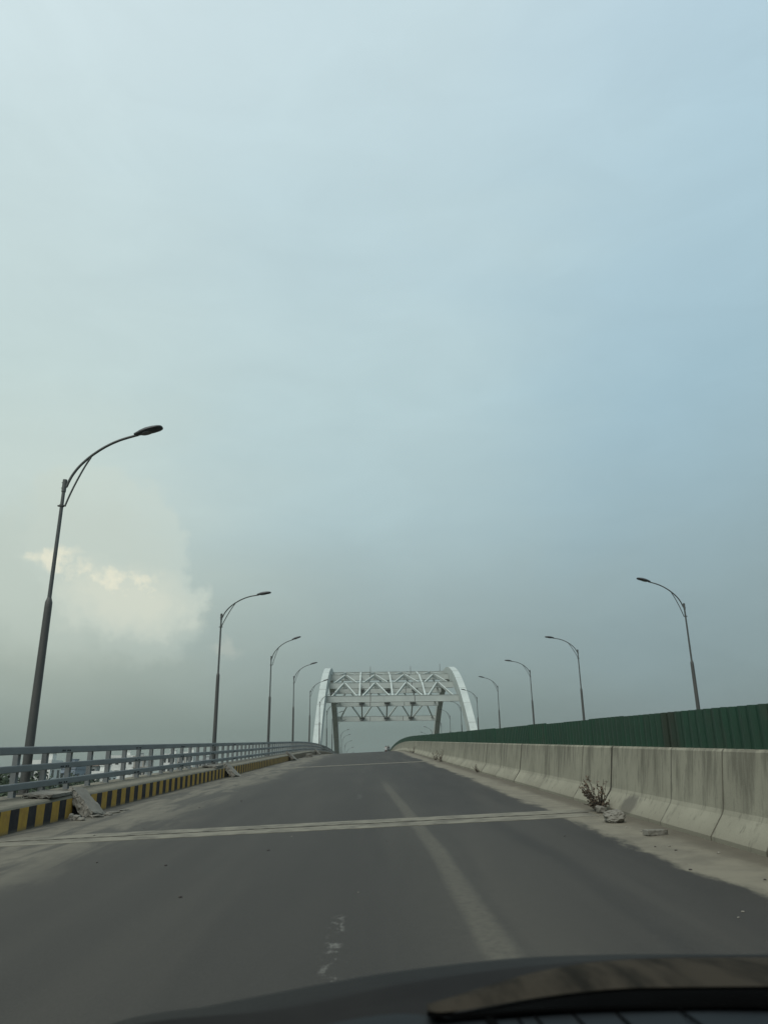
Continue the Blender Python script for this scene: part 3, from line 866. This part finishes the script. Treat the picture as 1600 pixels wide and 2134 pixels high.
dark_p = [(3.05, 8.3), (2.95, 8.6), (2.75, 7.2), (3.1, 6.6), (3.2, 6.35), (2.9, 5.95), (-3.6, 13.3), (-4.6, 12.9), (-4.15, 12.6), (-2.9, 18.6), (0.2, 10.2), (-1.6, 7.2), (-2.2, 9.1), (2.3, 9.8), (-3.1, 9.6), (-1.2, 9.9), (-3.55, 17.2)]
pale_p = [(2.45, 5.6), (2.35, 5.45), (2.75, 5.5), (3.25, 9.9), (3.2, 10.3), (-0.1, 7.0), (-1.05, 11.2), (3.1, 8.6), (3.35, 8.0), (3.25, 11.7)]
for (x, s) in dark_p:
    d = pr.uniform(0.012, 0.028)
    rock('pebble', 'small dark stone scattered on the road surface', 'pebble', (x, s, rz(s)+CF*x+d*0.22), (d*1.5, d*1.3, d*0.8), pr.random()*50, pr.uniform(0, 3), M_DARKST, 'small dark stones scattered on the road', 1)
for (x, s) in pale_p:
    d = pr.uniform(0.010, 0.024)
    rock('pebble', 'small pale chip scattered on the road surface', 'pebble', (x, s, rz(s)+CF*x+d*0.2), (d*1.6, d*1.2, d*0.6), pr.random()*50, pr.uniform(0, 3), M_PALEST, 'small pale chips scattered on the road', 1)

# ------------------------------------------------------------------ weeds at the wall foot
def weed(label, x, s, h, spread, nst, seed):
    q = random.Random(seed)
    t = thing('weed', label, 'weed', (x, s, rz(s)+CF*x), 0, 'weeds along the wall foot')
    st = MB(); lf = MB()
    for i in range(nst):
        a = q.uniform(0, 6.28); r0 = q.uniform(0, 0.06)*spread/0.3
        top = Vector((math.cos(a)*q.uniform(0.2, 1)*spread*0.8-0.10*h, math.sin(a)*q.uniform(0.2, 1)*spread, h*(q.uniform(0.5, 1.0) if i % 3 else q.uniform(0.15, 0.4))))
        base = Vector((math.cos(a)*r0, math.sin(a)*r0, 0))
        mid = base.lerp(top, 0.5)+Vector((q.uniform(-1, 1)*0.03, q.uniform(-1, 1)*0.03, 0.05*h))
        pts = [base, base.lerp(mid, 0.55), mid, mid.lerp(top, 0.6), top]
        st.tube(pts, [0.006, 0.005, 0.0045, 0.0035, 0.002], 5)
        nl = q.randint(7, 13)
        for j in range(nl):
            f = q.uniform(0.15, 1.0)
            k_ = min(3, int(f*4)); p = pts[k_].lerp(pts[k_+1], f*4-k_)
            d = Vector((q.uniform(-1, 1), q.uniform(-1, 1), q.uniform(-0.3, 0.9))).normalized()
            sd__ = d.cross(Vector((q.uniform(-1, 1), q.uniform(-1, 1), q.uniform(-1, 1)))).normalized()
            L = q.uniform(0.022, 0.055)*(0.6+h); W_ = L*0.3
            lf.add([p, p+d*L*0.5+sd__*W_, p+d*L, p+d*L*0.5-sd__*W_], [(0, 1, 2, 3)])
    st.build('stems', M_WEED_S, t); lf.build('leaves', M_WEED, t, fix=False)
weed('bushy dry weed at the wall foot beside the large pale stone', 3.50, 12.45, 0.50, 0.30, 46, 1)
weed('thin dry weed at the wall foot well beyond the bushy one', 3.60, 27.0, 0.30, 0.2, 9, 2)
weed('upright weed at the wall foot far up the road', 3.58, 40.2, 0.62, 0.25, 16, 3)
weed('low clump of weed at the wall foot next to the far upright weed', 3.60, 43.5, 0.45, 0.4, 16, 4)
weed('brown tuft of weed at the wall foot just before the crest', 3.55, 66.0, 0.6, 0.6, 20, 5)

# ------------------------------------------------------------------ trees beyond the left railing
def tree(loc, h, cr, seed, label):
    q = random.Random(seed)
    t = thing('tree', label, 'tree', loc, q.uniform(0, 6), 'trees below the bridge on the left')
    mb = MB()
    th = h*0.55
    mb.tube([(0, 0, -0.2), (0.1, 0, th*0.5), (0, 0.1, th), (0.05, 0, h*0.8)], [0.035*h, 0.027*h, 0.02*h, 0.008*h], 8)
    cl = []
    for i in range(16):
        a = q.uniform(0, 6.28); e = q.uniform(-0.3, 1.0)
        r_ = cr*q.uniform(0.45, 0.95)
        c = Vector((math.cos(a)*r_*math.cos(e), math.sin(a)*r_*math.cos(e), h*0.66+h*0.30*math.sin(e)))
        cl.append((c, cr*q.uniform(0.28, 0.5)))
        if i < 8: mb.tube([(0, 0.05, th*q.uniform(0.7, 1.0)), tuple(Vector((0, 0, th)).lerp(c, 0.5)), tuple(c)], [0.012*h, 0.008*h, 0.004*h], 6)
    mb.build('trunk', M_BARK, t)
    lf = MB()
    for c, r_ in cl:
        for j in range(320):
            d = Vector((q.gauss(0, 1), q.gauss(0, 1), q.gauss(0, 0.8)))
            d = d.normalized()*r_*q.uniform(0.5, 1.08)
            p = c+d
            n = (d.normalized()+Vector((q.uniform(-.7, .7), q.uniform(-.7, .7), q.uniform(-.4, .9)))).normalized()
            x = n.cross(Vector((q.uniform(-1, 1), q.uniform(-1, 1), q.uniform(-1, 1)))).normalized(); y = n.cross(x)
            L = q.uniform(0.08, 0.17)*cr/2.6
            lf.add([p-x*L, p+y*L*0.6, p+x*L, p-y*L*0.6], [(0, 1, 2, 3)])
    lf.build('crown', M_LEAF, t, fix=False)
    return t
tr_specs = [(-27.5, 58, 11.4, 3.2, 'near dark tree at the far left below the railing'),
            (-20.5, 45, 10.2, 2.6, 'tree closest to the railing, left of the nearest lamp'),
            (-25.5, 60, 10.4, 2.8, 'tree right behind the foot of the nearest lamp'),
            (-34.0, 80, 11.6, 3.4, 'dark rounded tree behind the trees by the lamp'),
            (-36.5, 95, 11.0, 3.2, 'tree left of the pale blue house'),
            (-39.0, 112, 11.2, 3.3, 'tree just above the leaning slab, seen through the railing'),
            (-46.0, 130, 12.0, 3.6, 'tree below the brown roofed house'),
            (-52.0, 180, 11.0, 3.8, 'tree right of the low white house'),
            (-53.0, 205, 12.0, 4.0, 'tree in front of the unfinished concrete frames'),
            (-50.0, 230, 13.5, 4.2, 'tall tree farthest along the railing'),
            (-62.0, 150, 11.6, 4.0, 'broad tree at the far left among the houses'),
            (-49.5, 262, 14.0, 4.2, 'distant tree beyond the last white building')]
for i, (x, y, h, cr, lab) in enumerate(tr_specs): tree((x, y, gz), h, cr, 100+i, lab)

# ------------------------------------------------------------------ buildings beyond the left railing
def wallmat(name, c): return simple(name, c, tuple(v*0.85 for v in c[:3])+(1,), 0.6, 0.85, spec=0.2)
W_WHITE = wallmat('white_house_paint', (0.66, 0.68, 0.65, 1)); W_GREY = wallmat('grey_house_paint', (0.36, 0.38, 0.38, 1))
W_RAW = wallmat('raw_concrete_frame', (0.30, 0.29, 0.26, 1)); W_BLUE = wallmat('blue_house_paint', (0.24, 0.29, 0.34, 1)); W_BROWN = wallmat('brown_roof_sheet', (0.16, 0.12, 0.10, 1))
def building(label, x, y, wd, dp, top, mat, frame=False, roof=None, cols=3, seed=0):
    cols += 1
    q = random.Random(seed+900)
    t = thing('building', label, 'building', (x, y, gz), R(q.uniform(-10, 14)), 'buildings beyond the left railing')
    H = top+1.2-gz; nf = max(2, int(round(H/3.2))); fh = H/nf
    if frame:
        for k in range(nf+1):
            mb = MB(); mb.box((0, 0, k*fh-0.01), (wd+0.4, dp+0.4, 0.24)); mb.build('floor_slab', mat, t)
        for i in range(3):
            for j in (-1, 1):
                mb = MB(); mb.box(((i-1)*(wd/2-0.3), j*(dp/2-0.3), H/2), (0.42, 0.42, H)); mb.build('column', mat, t)
        mb = MB(); mb.box((0.1, 0, H*0.35), (wd-0.9, dp-0.9, H*0.62)); mb.build('wall', W_GREY, t)
        for k in range(1, nf-1):
            mb = MB(); mb.box((q.uniform(-1, 1), -dp/2+0.42, k*fh+fh*0.5), (wd*0.3, 0.1, fh*0.45)); mb.build('window', M_WIN, t)
        return t
    mb = MB(); mb.box((0, 0, H/2), (wd, dp, H)); wl = mb.build('wall', mat, t)
    mb = MB()
    if roof is None:
        for sx, sy, dx_, dy_ in ((0, -1, wd+0.3, 0.18), (0, 1, wd+0.3, 0.18), (-1, 0, 0.18, dp-0.1), (1, 0, 0.18, dp-0.1)):
            mb.box((sx*(wd/2+0.06), sy*(dp/2+0.06), H+0.34), (dx_, dy_, 0.75))
        mb.build('parapet', mat, t)
        mb = MB(); mb.box((wd*0.2, 0, H+1.0), (2.0, 2.0, 2.0)); mb.box((wd*0.2, 0, H+2.05), (2.4, 2.4, 0.12)); mb.build('stair_head', mat, t)
    else:
        mb.loft([[(-wd/2-0.5, -dp/2-0.5, H-0.02), (-wd/2-0.5, 0, H+1.5), (-wd/2-0.5, dp/2+0.5, H-0.02)], [(wd/2+0.5, -dp/2-0.5, H-0.02), (wd/2+0.5, 0, H+1.5), (wd/2+0.5, dp/2+0.5, H-0.02)]], closed=True, caps=True)
        mb.build('roof', roof, t)
    for k in range(nf):
        for c in range(cols):
            if q.random() < 0.06: continue
            wx = (c+0.5)/cols*wd-wd/2
            mb = MB(); mb.box((wx, -dp/2-0.005, k*fh+fh*0.52), (min(1.0, wd/cols*0.48), 0.09, 1.2))
            wn_ = mb.build('window', M_WIN, t)
            mb = MB(); mb.box((wx, -dp/2-0.2, k*fh+fh*0.52+0.78), (min(1.6, wd/cols*0.65), 0.4, 0.08)); mb.build('sunshade', mat, wn_)
        for c in range(2):
            wy = (c+0.5)/2*dp-dp/2
            mb = MB(); mb.box((wd/2+0.005, wy, k*fh+fh*0.52), (0.09, 1.1, 1.3)); mb.build('window', M_WIN, t)
    return t
blds = [
    ('white four storey building with dark square windows', -80, 262, 8.0, 8, 8.3, W_WHITE, False, None, 3),
    ('low white house with dark windows, left of the tallest white building', -66.0, 200, 6.0, 7, 2.6, W_WHITE, False, None, 3),
    ('light grey block just right of the tallest white building', -87.0, 302, 8.5, 8, 9.2, W_GREY, False, None, 3),
    ('unfinished concrete frame building, the left of two', -66.0, 242, 6.0, 7, 8.0, W_RAW, True, None, 3),
    ('unfinished concrete frame building, the right of two', -63.0, 268, 5.0, 7, 9.4, W_RAW, True, None, 3),
    ('narrow white house right of the unfinished frames', -69.2, 282, 4.2, 7, 9.3, W_WHITE, False, None, 2),
    ('grey house between two white houses', -70.5, 306, 5.5, 7, 8.8, W_GREY, False, None, 2),
    ('tall white building at the right end of the row', -65.3, 292, 4.2, 8, 10.2, W_WHITE, False, None, 2),
    ('pale grey house far right behind the railing', -67.5, 330, 6.0, 8, 8.6, W_GREY, False, None, 3),
    ('low pale blue house behind the trees', -68.0, 182, 8.0, 7, 3.6, W_BLUE, False, None, 3),
    ('house with a brown pitched roof', -77.5, 222, 8.0, 8, 5.0, W_GREY, False, W_BROWN, 3),
    ('small white house among trees at the far left', -73.5, 150, 6.0, 6, 3.6, W_WHITE, False, None, 2),
    ('white house behind the foot of the nearest lamp', -61.0, 152, 5.0, 6, 3.9, W_WHITE, False, None, 3),
    ('long grey building far off to the left', -185, 420, 26, 12, 9.0, W_GREY, False, None, 6),
    ('long white building far off, farthest of all', -140, 470, 18, 12, 11.0, W_WHITE, False, None, 5)]
for i, b_ in enumerate(blds): building(*b_, seed=i)

# far scrub that reads as one mass
mb = MB(); q = random.Random(31)
for i in range(5200):
    a = q.uniform(0, 1); y = q.uniform(120, 900); x = -60-q.uniform(0, 1)*y*0.9
    hh = q.uniform(0.5, 7.0)*(1 if q.random() < 0.8 else 1.4); p = Vector((x, y, gz+hh*q.uniform(0.3, 1)))
    n = Vector((q.uniform(-1, 1), q.uniform(-1, 1), q.uniform(-1, 1))).normalized(); x_ = n.cross(Vector((0.3, 0.1, 1))).normalized(); y_ = n.cross(x_)
    L = q.uniform(0.8, 2.0)
    mb.add([p-x_*L, p+y_*L*0.7, p+x_*L, p-y_*L*0.7], [(0, 1, 2, 3)])
tag(mb.build('scrub', M_LEAF, fix=False), kind='stuff')

# ------------------------------------------------------------------ people and motorcycle at the crest
def skin_person(name, label, loc, rot, joints, radii, edges, mats, group=None):
    me = bpy.data.meshes.new(name)
    me.from_pydata(joints, edges, [])
    o = bpy.data.objects.new(name, me); C.objects.link(o)
    for m in mats: me.materials.append(m)
    sk = o.modifiers.new('Skin', 'SKIN'); sk.use_smooth_shade = True
    lay = me.skin_vertices[0].data if me.skin_vertices else None
    if lay is None:
        bm = bmesh.new(); bm.from_mesh(me); bm.verts.layers.skin.verify(); bm.to_mesh(me); bm.free(); lay = me.skin_vertices[0].data
    for i, r_ in enumerate(radii): lay[i].radius = (r_, r_) if not isinstance(r_, tuple) else r_
    lay[0].use_root = True
    ss = o.modifiers.new('Subdivision', 'SUBSURF'); ss.levels = 2; ss.render_levels = 2
    o.location = loc; o.rotation_euler = (0, 0, rot)
    return tag(o, label, 'person', group)
def zonal(name, zones):
    """clothing colours by height up the body (object space)"""
    m, s, p = base_mat(name)
    tc = s.new('ShaderNodeTexCoord'); X, Y, Z = s.xyz(tc.outputs['Object'])
    n = s.noise(tc.outputs['Object'], 9, 3)
    z_ = s.m('ADD', Z, s.m('MULTIPLY', n.outputs[0], 0.02))
    col = zones[0][1]
    for zc, c in zones[1:]: col = s.mix(s.step(z_, zc-0.006, zc+0.006), col, c)
    s.link(col, p.inputs['Base Color']); p.inputs['Roughness'].default_value = 0.8
    return m
SKIN = (0.20, 0.115, 0.075, 1)
M_RIDER = zonal('white_shirt_rider', [(0, (0.03, 0.03, 0.035, 1)), (0.80, (0.66, 0.67, 0.66, 1)), (1.30, SKIN), (1.43, (0.012, 0.011, 0.010, 1))])
M_STAND = zonal('dark_clothes', [(0, (0.025, 0.024, 0.026, 1)), (0.92, (0.035, 0.037, 0.042, 1)), (1.47, SKIN), (1.60, (0.012, 0.011, 0.010, 1))])
def person_joints(hip_z, sit=False):
    J = [(0, 0, hip_z), (0, 0.02, hip_z+0.25), (0, 0.03, hip_z+0.46), (0, 0.04, hip_z+0.56), (0, 0.06, hip_z+0.66), (0, 0.05, hip_z+0.75)]
    Rr = [(0.13, 0.10), (0.14, 0.10), (0.13, 0.09), 0.05, (0.075, 0.09), (0.065, 0.08)]
    E_ = [(0, 1), (1, 2), (2, 3), (3, 4), (4, 5)]
    for sx in (-1, 1):
        k = len(J)
        if sit: leg = [(sx*0.12, 0.08, hip_z-0.03), (sx*0.2, 0.46, hip_z-0.06), (sx*0.2, 0.36, hip_z-0.45), (sx*0.2, 0.5, hip_z-0.5)]
        else: leg = [(sx*0.10, 0.0, hip_z-0.08), (sx*0.11, 0.03, hip_z-0.46), (sx*0.11, 0.0, 0.06), (sx*0.13, 0.14, 0.04)]
        J += leg; Rr += [0.085, 0.06, 0.045, 0.035]; E_ += [(0, k), (k, k+1), (k+1, k+2), (k+2, k+3)]
        k = len(J)
        if sit: am = [(sx*0.20, 0.04, hip_z+0.45), (sx*0.30, 0.14, hip_z+0.22), (sx*0.30, 0.42, hip_z+0.22), (sx*0.28, 0.50, hip_z+0.22)]
        else: am = [(sx*0.20, 0.03, hip_z+0.45), (sx*0.25, 0.0, hip_z+0.17), (sx*0.25, 0.08, hip_z-0.06), (sx*0.24, 0.11, hip_z-0.15)]
        J += am; Rr += [0.06, 0.045, 0.035, 0.03]; E_ += [(2, k), (k, k+1), (k+1, k+2), (k+2, k+3)]
    return J, Rr, E_
bs = 141.0
M_TYRE = simple('black_rubber', (0.02, 0.02, 0.02, 1), None, 9, 0.8); M_BIKE = simple('dark_red_bike_paint', (0.05, 0.02, 0.02, 1), None, 3, 0.4)
M_CHROME = simple('dull_steel', (0.25, 0.25, 0.25, 1), None, 5, 0.35, 0.8); M_RED = simple('tail_lamp_red', (0.25, 0.02, 0.015, 1), None, 5, 0.3)
bx = 2.92
bike = thing('motorcycle', 'small dark motorcycle on the crest beside the wall, seen from behind', 'motorcycle', (bx, bs, rz(bs)+CF*bx))
for y in (-0.62, 0.62):
    mb = MB()
    ring = [(0, y+0.25*math.cos(a), 0.30+0.25*math.sin(a)) for a in [2*math.pi*i/20 for i in range(21)]]
    mb.tube(ring, 0.05, 8, caps=False)
    wh = mb.build('wheel', M_TYRE, bike)
    mb = MB(); mb.tube([(-0.06, y, 0.30), (0.06, y, 0.30)], 0.07, 10)
    for i in range(6):
        a = math.pi*i/3; mb.tube([(0, y, 0.30), (0, y+0.22*math.cos(a), 0.30+0.22*math.sin(a))], 0.012, 5)
    mb.build('rim', M_CHROME, wh)
mb = MB(); mb.loft([[Vector((x*w_, y, z+zz2*h_)) for x, zz2 in ((-1, -1), (1, -1), (1, 1), (-1, 1))] for y, z, w_, h_ in ((-0.55, 0.62, 0.06, 0.05), (-0.2, 0.60, 0.11, 0.12), (0.15, 0.66, 0.14, 0.16), (0.42, 0.78, 0.09, 0.12), (0.5, 0.8, 0.04, 0.05))], closed=True, caps=True, smooth=True)
mb.box((0, 0, 0.40), (0.24, 0.40, 0.30)); mb.build('body', M_BIKE, bike)
mb = MB(); mb.box((0, -0.28, 0.765), (0.24, 0.62, 0.09)); mb.build('seat', M_TYRE, bike)
mb = MB(); mb.tube([(-0.36, 0.36, 1.02), (-0.1, 0.46, 0.98), (0.1, 0.46, 0.98), (0.36, 0.36, 1.02)], 0.018, 6); mb.tube([(0, 0.62, 0.30), (0, 0.46, 0.98)], 0.03, 6); mb.build('handlebar', M_CHROME, bike)
mb = MB(); mb.box((0, -0.64, 0.70), (0.16, 0.06, 0.08)); mb.build('tail_light', M_RED, bike)
mb = MB(); mb.tube([(0.14, 0.1, 0.30), (0.15, -0.7, 0.36)], 0.04, 8); mb.build('exhaust', M_CHROME, bike)
J, Rr, E_ = person_joints(0.84, True)
skin_person('person', 'motorcycle rider in a white shirt seen from behind', (bx, bs-0.22, rz(bs-0.22)+CF*bx), 0, J, Rr, E_, [M_RIDER])
J, Rr, E_ = person_joints(0.90, False)
px2 = 3.36
skin_person('person', 'person in dark clothes standing by the wall next to the motorcycle', (px2, bs+0.6, rz(bs+0.6)+CF*px2), 0.1, J, Rr, E_, [M_STAND])

# ------------------------------------------------------------------ haze over the river plain
def haze_box():
    mb = MB(); mb.box((0, 500, 9.0), (9200, 7200, 38.2))
    m = bpy.data.materials.new('haze_air'); m.use_nodes = True; m.node_tree.nodes.clear()
    n = NT(m.node_tree); v = n.new('ShaderNodeVolumePrincipled'); o_ = n.new('ShaderNodeOutputMaterial')
    v.inputs['Color'].default_value = (0.60, 0.66, 0.64, 1); v.inputs['Density'].default_value = 0.0004; v.inputs['Anisotropy'].default_value = 0.0
    n.link(v.outputs[0], o_.inputs['Volume'])
    tag(mb.build('haze', m), kind='stuff')
haze_box()

# ------------------------------------------------------------------ the car the picture is taken from
car = thing('car', 'dark car bonnet and dusty wiper cowl at the bottom edge of the view', 'car', (0.6, 0.6, 0.0))
coff = Vector((0.6, 0.6, 0.0))
M_BON = simple('dark_bonnet_paint', (0.013, 0.0125, 0.012, 1), (0.017, 0.0165, 0.0155, 1), 3.0, 0.55, 0.0, 0.05)
M_BLACK = simple('black_rubber_trim', (0.0016, 0.0017, 0.0017, 1), None, 6.0, 0.9, spec=0.02)
M_COWL = simple('dusty_cowl_plastic', (0.034, 0.028, 0.020, 1), (0.009, 0.0075, 0.005, 1), 11.0, 0.85, spec=0.06, stretch=(1.6, 0.3, 1), lo=0.40, hi=0.72)
M_DASH = simple('dark_dashboard', (0.0065, 0.0085, 0.010, 1), (0.009, 0.011, 0.0125, 1), 2.0, 0.55, spec=0.12)
A_ = [(-0.421, 1.45, 0.837), (-0.373, 1.47, 0.84), (-0.308, 1.497, 0.840), (-0.241, 1.523, 0.845), (-0.146, 1.558, 0.852), (-0.063, 1.587, 0.858), (0.042, 1.622, 0.864), (0.209, 1.675, 0.868), (0.358, 1.719, 0.867), (0.568, 1.777, 0.857), (0.849, 1.85, 0.838), (1.1, 1.88, 0.83), (1.45, 1.80, 0.80)]
B_ = [(-0.385, 1.33, 0.858), (-0.324, 1.363, 0.861), (-0.257, 1.396, 0.858), (-0.187, 1.429, 0.853), (-0.121, 1.458, 0.853), (-0.059, 1.484, 0.857), (0.039, 1.524, 0.865), (0.197, 1.583, 0.871), (0.339, 1.632, 0.872), (0.542, 1.698, 0.867), (0.817, 1.78, 0.85), (1.08, 1.80, 0.84), (1.42, 1.72, 0.81)]
def dn(pts, dy_, dz__): return [(x, y+dy_, z+dz__) for x, y, z in pts]
def dense(pts, n=5):
    out = []
    V = [Vector(p) for p in pts]
    for i in range(len(V)-1):
        p0, p1, p2, p3 = V[max(i-1, 0)], V[i], V[i+1], V[min(i+2, len(V)-1)]
        for j in range(n):
            u = j/n
            out.append(0.5*((2*p1)+(p2-p0)*u+(2*p0-5*p1+4*p2-p3)*u*u+(3*p1-p0-3*p2+p3)*u**3))
    return out+[V[-1]]
mb = MB()
rows = [dn(A_, 0.55, -0.28), dn(A_, 0.30, -0.10), dn(A_, 0.12, -0.022), A_,
        [tuple((Vector(a)+Vector(b))/2+Vector((0, 0, -0.004))) for a, b in zip(A_, B_)], B_,
        dn(B_, -0.03, -0.012), dn(B_, -0.25, -0.035), dn(B_, -0.5, -0.12)]
mb.loft([[Vector(p)-coff for p in dense(r_)] for r_ in rows], smooth=True)
mb.build('bonnet', M_BON, car)
C_ = [(0.086, 1.36, 0.874), (0.097, 1.368, 0.877), (0.175, 1.416, 0.884), (0.263, 1.466, 0.892), (0.357, 1.517, 0.894), (0.436, 1.558, 0.891), (0.562, 1.619, 0.881), (0.789, 1.72, 0.859), (1.1, 1.74, 0.85), (1.4, 1.66, 0.82)]
D_ = [(0.08, 1.28, 0.888), (0.101, 1.284, 0.884), (0.159, 1.295, 0.886), (0.232, 1.31, 0.892), (0.308, 1.324, 0.896), (0.385, 1.338, 0.897), (0.464, 1.352, 0.894), (0.626, 1.38, 0.886), (0.95, 1.38, 0.88), (1.35, 1.33, 0.85)]
E2 = [(0.078, 1.24, 0.897), (0.098, 1.244, 0.892), (0.153, 1.255, 0.889), (0.224, 1.27, 0.889), (0.297, 1.284, 0.887), (0.371, 1.298, 0.884), (0.447, 1.312, 0.880), (0.603, 1.34, 0.871), (0.93, 1.33, 0.86), (1.33, 1.28, 0.84)]
mb = MB()
mb.loft([[Vector(p)-coff for p in dense(r_)] for r_ in (dn(C_, 0.03, -0.03), C_, [tuple((Vector(a)+Vector(b))/2+Vector((0, 0, 0.006))) for a, b in zip(C_, D_)], D_)], smooth=True)
mb.build('cowl', M_COWL, car)
mb = MB()
mb.loft([[Vector(p)-coff for p in dense(r_)] for r_ in (dn(D_, 0.004, -0.003), dn(D_, -0.012, -0.004), E2, dn(E2, -0.002, -0.004))], smooth=True)
mb.build('windscreen_seal', M_BLACK, car)
# glossy dashboard top with thin defroster seams
mb = MB()
dsh = [(-0.075, 1.315, 0.862), (-0.02, 1.31, 0.872), (0.05, 1.30, 0.879), (0.15, 1.255, 0.880), (0.30, 1.285, 0.878), (0.45, 1.31, 0.872), (0.60, 1.34, 0.862), (0.93, 1.33, 0.85), (1.33, 1.28, 0.83)]
mb.loft([[Vector(p)-coff for p in dense(r_)] for r_ in (dsh, dn(dsh, -0.10, -0.008), dn(dsh, -0.35, -0.06), dn(dsh, -0.36, -0.16))], smooth=True)
mb.build('dashboard', M_DASH, car)
for x, wd in ((0.165, 0.013), (0.205, 0.0012), (0.232, 0.0016), (0.29, 0.0014), (0.355, 0.002), (0.455, 0.002)):
    mb = MB()
    y0 = 1.245+(x-0.15)*0.18
    mb.beam(Vector((x, y0+0.02, 0.8835-(x-0.15)*0.028))-coff, Vector((x+0.012, y0-0.10, 0.8765-(x-0.15)*0.028))-coff, wd, 0.003)
    mb.build('vent_slot', M_BLACK, car)
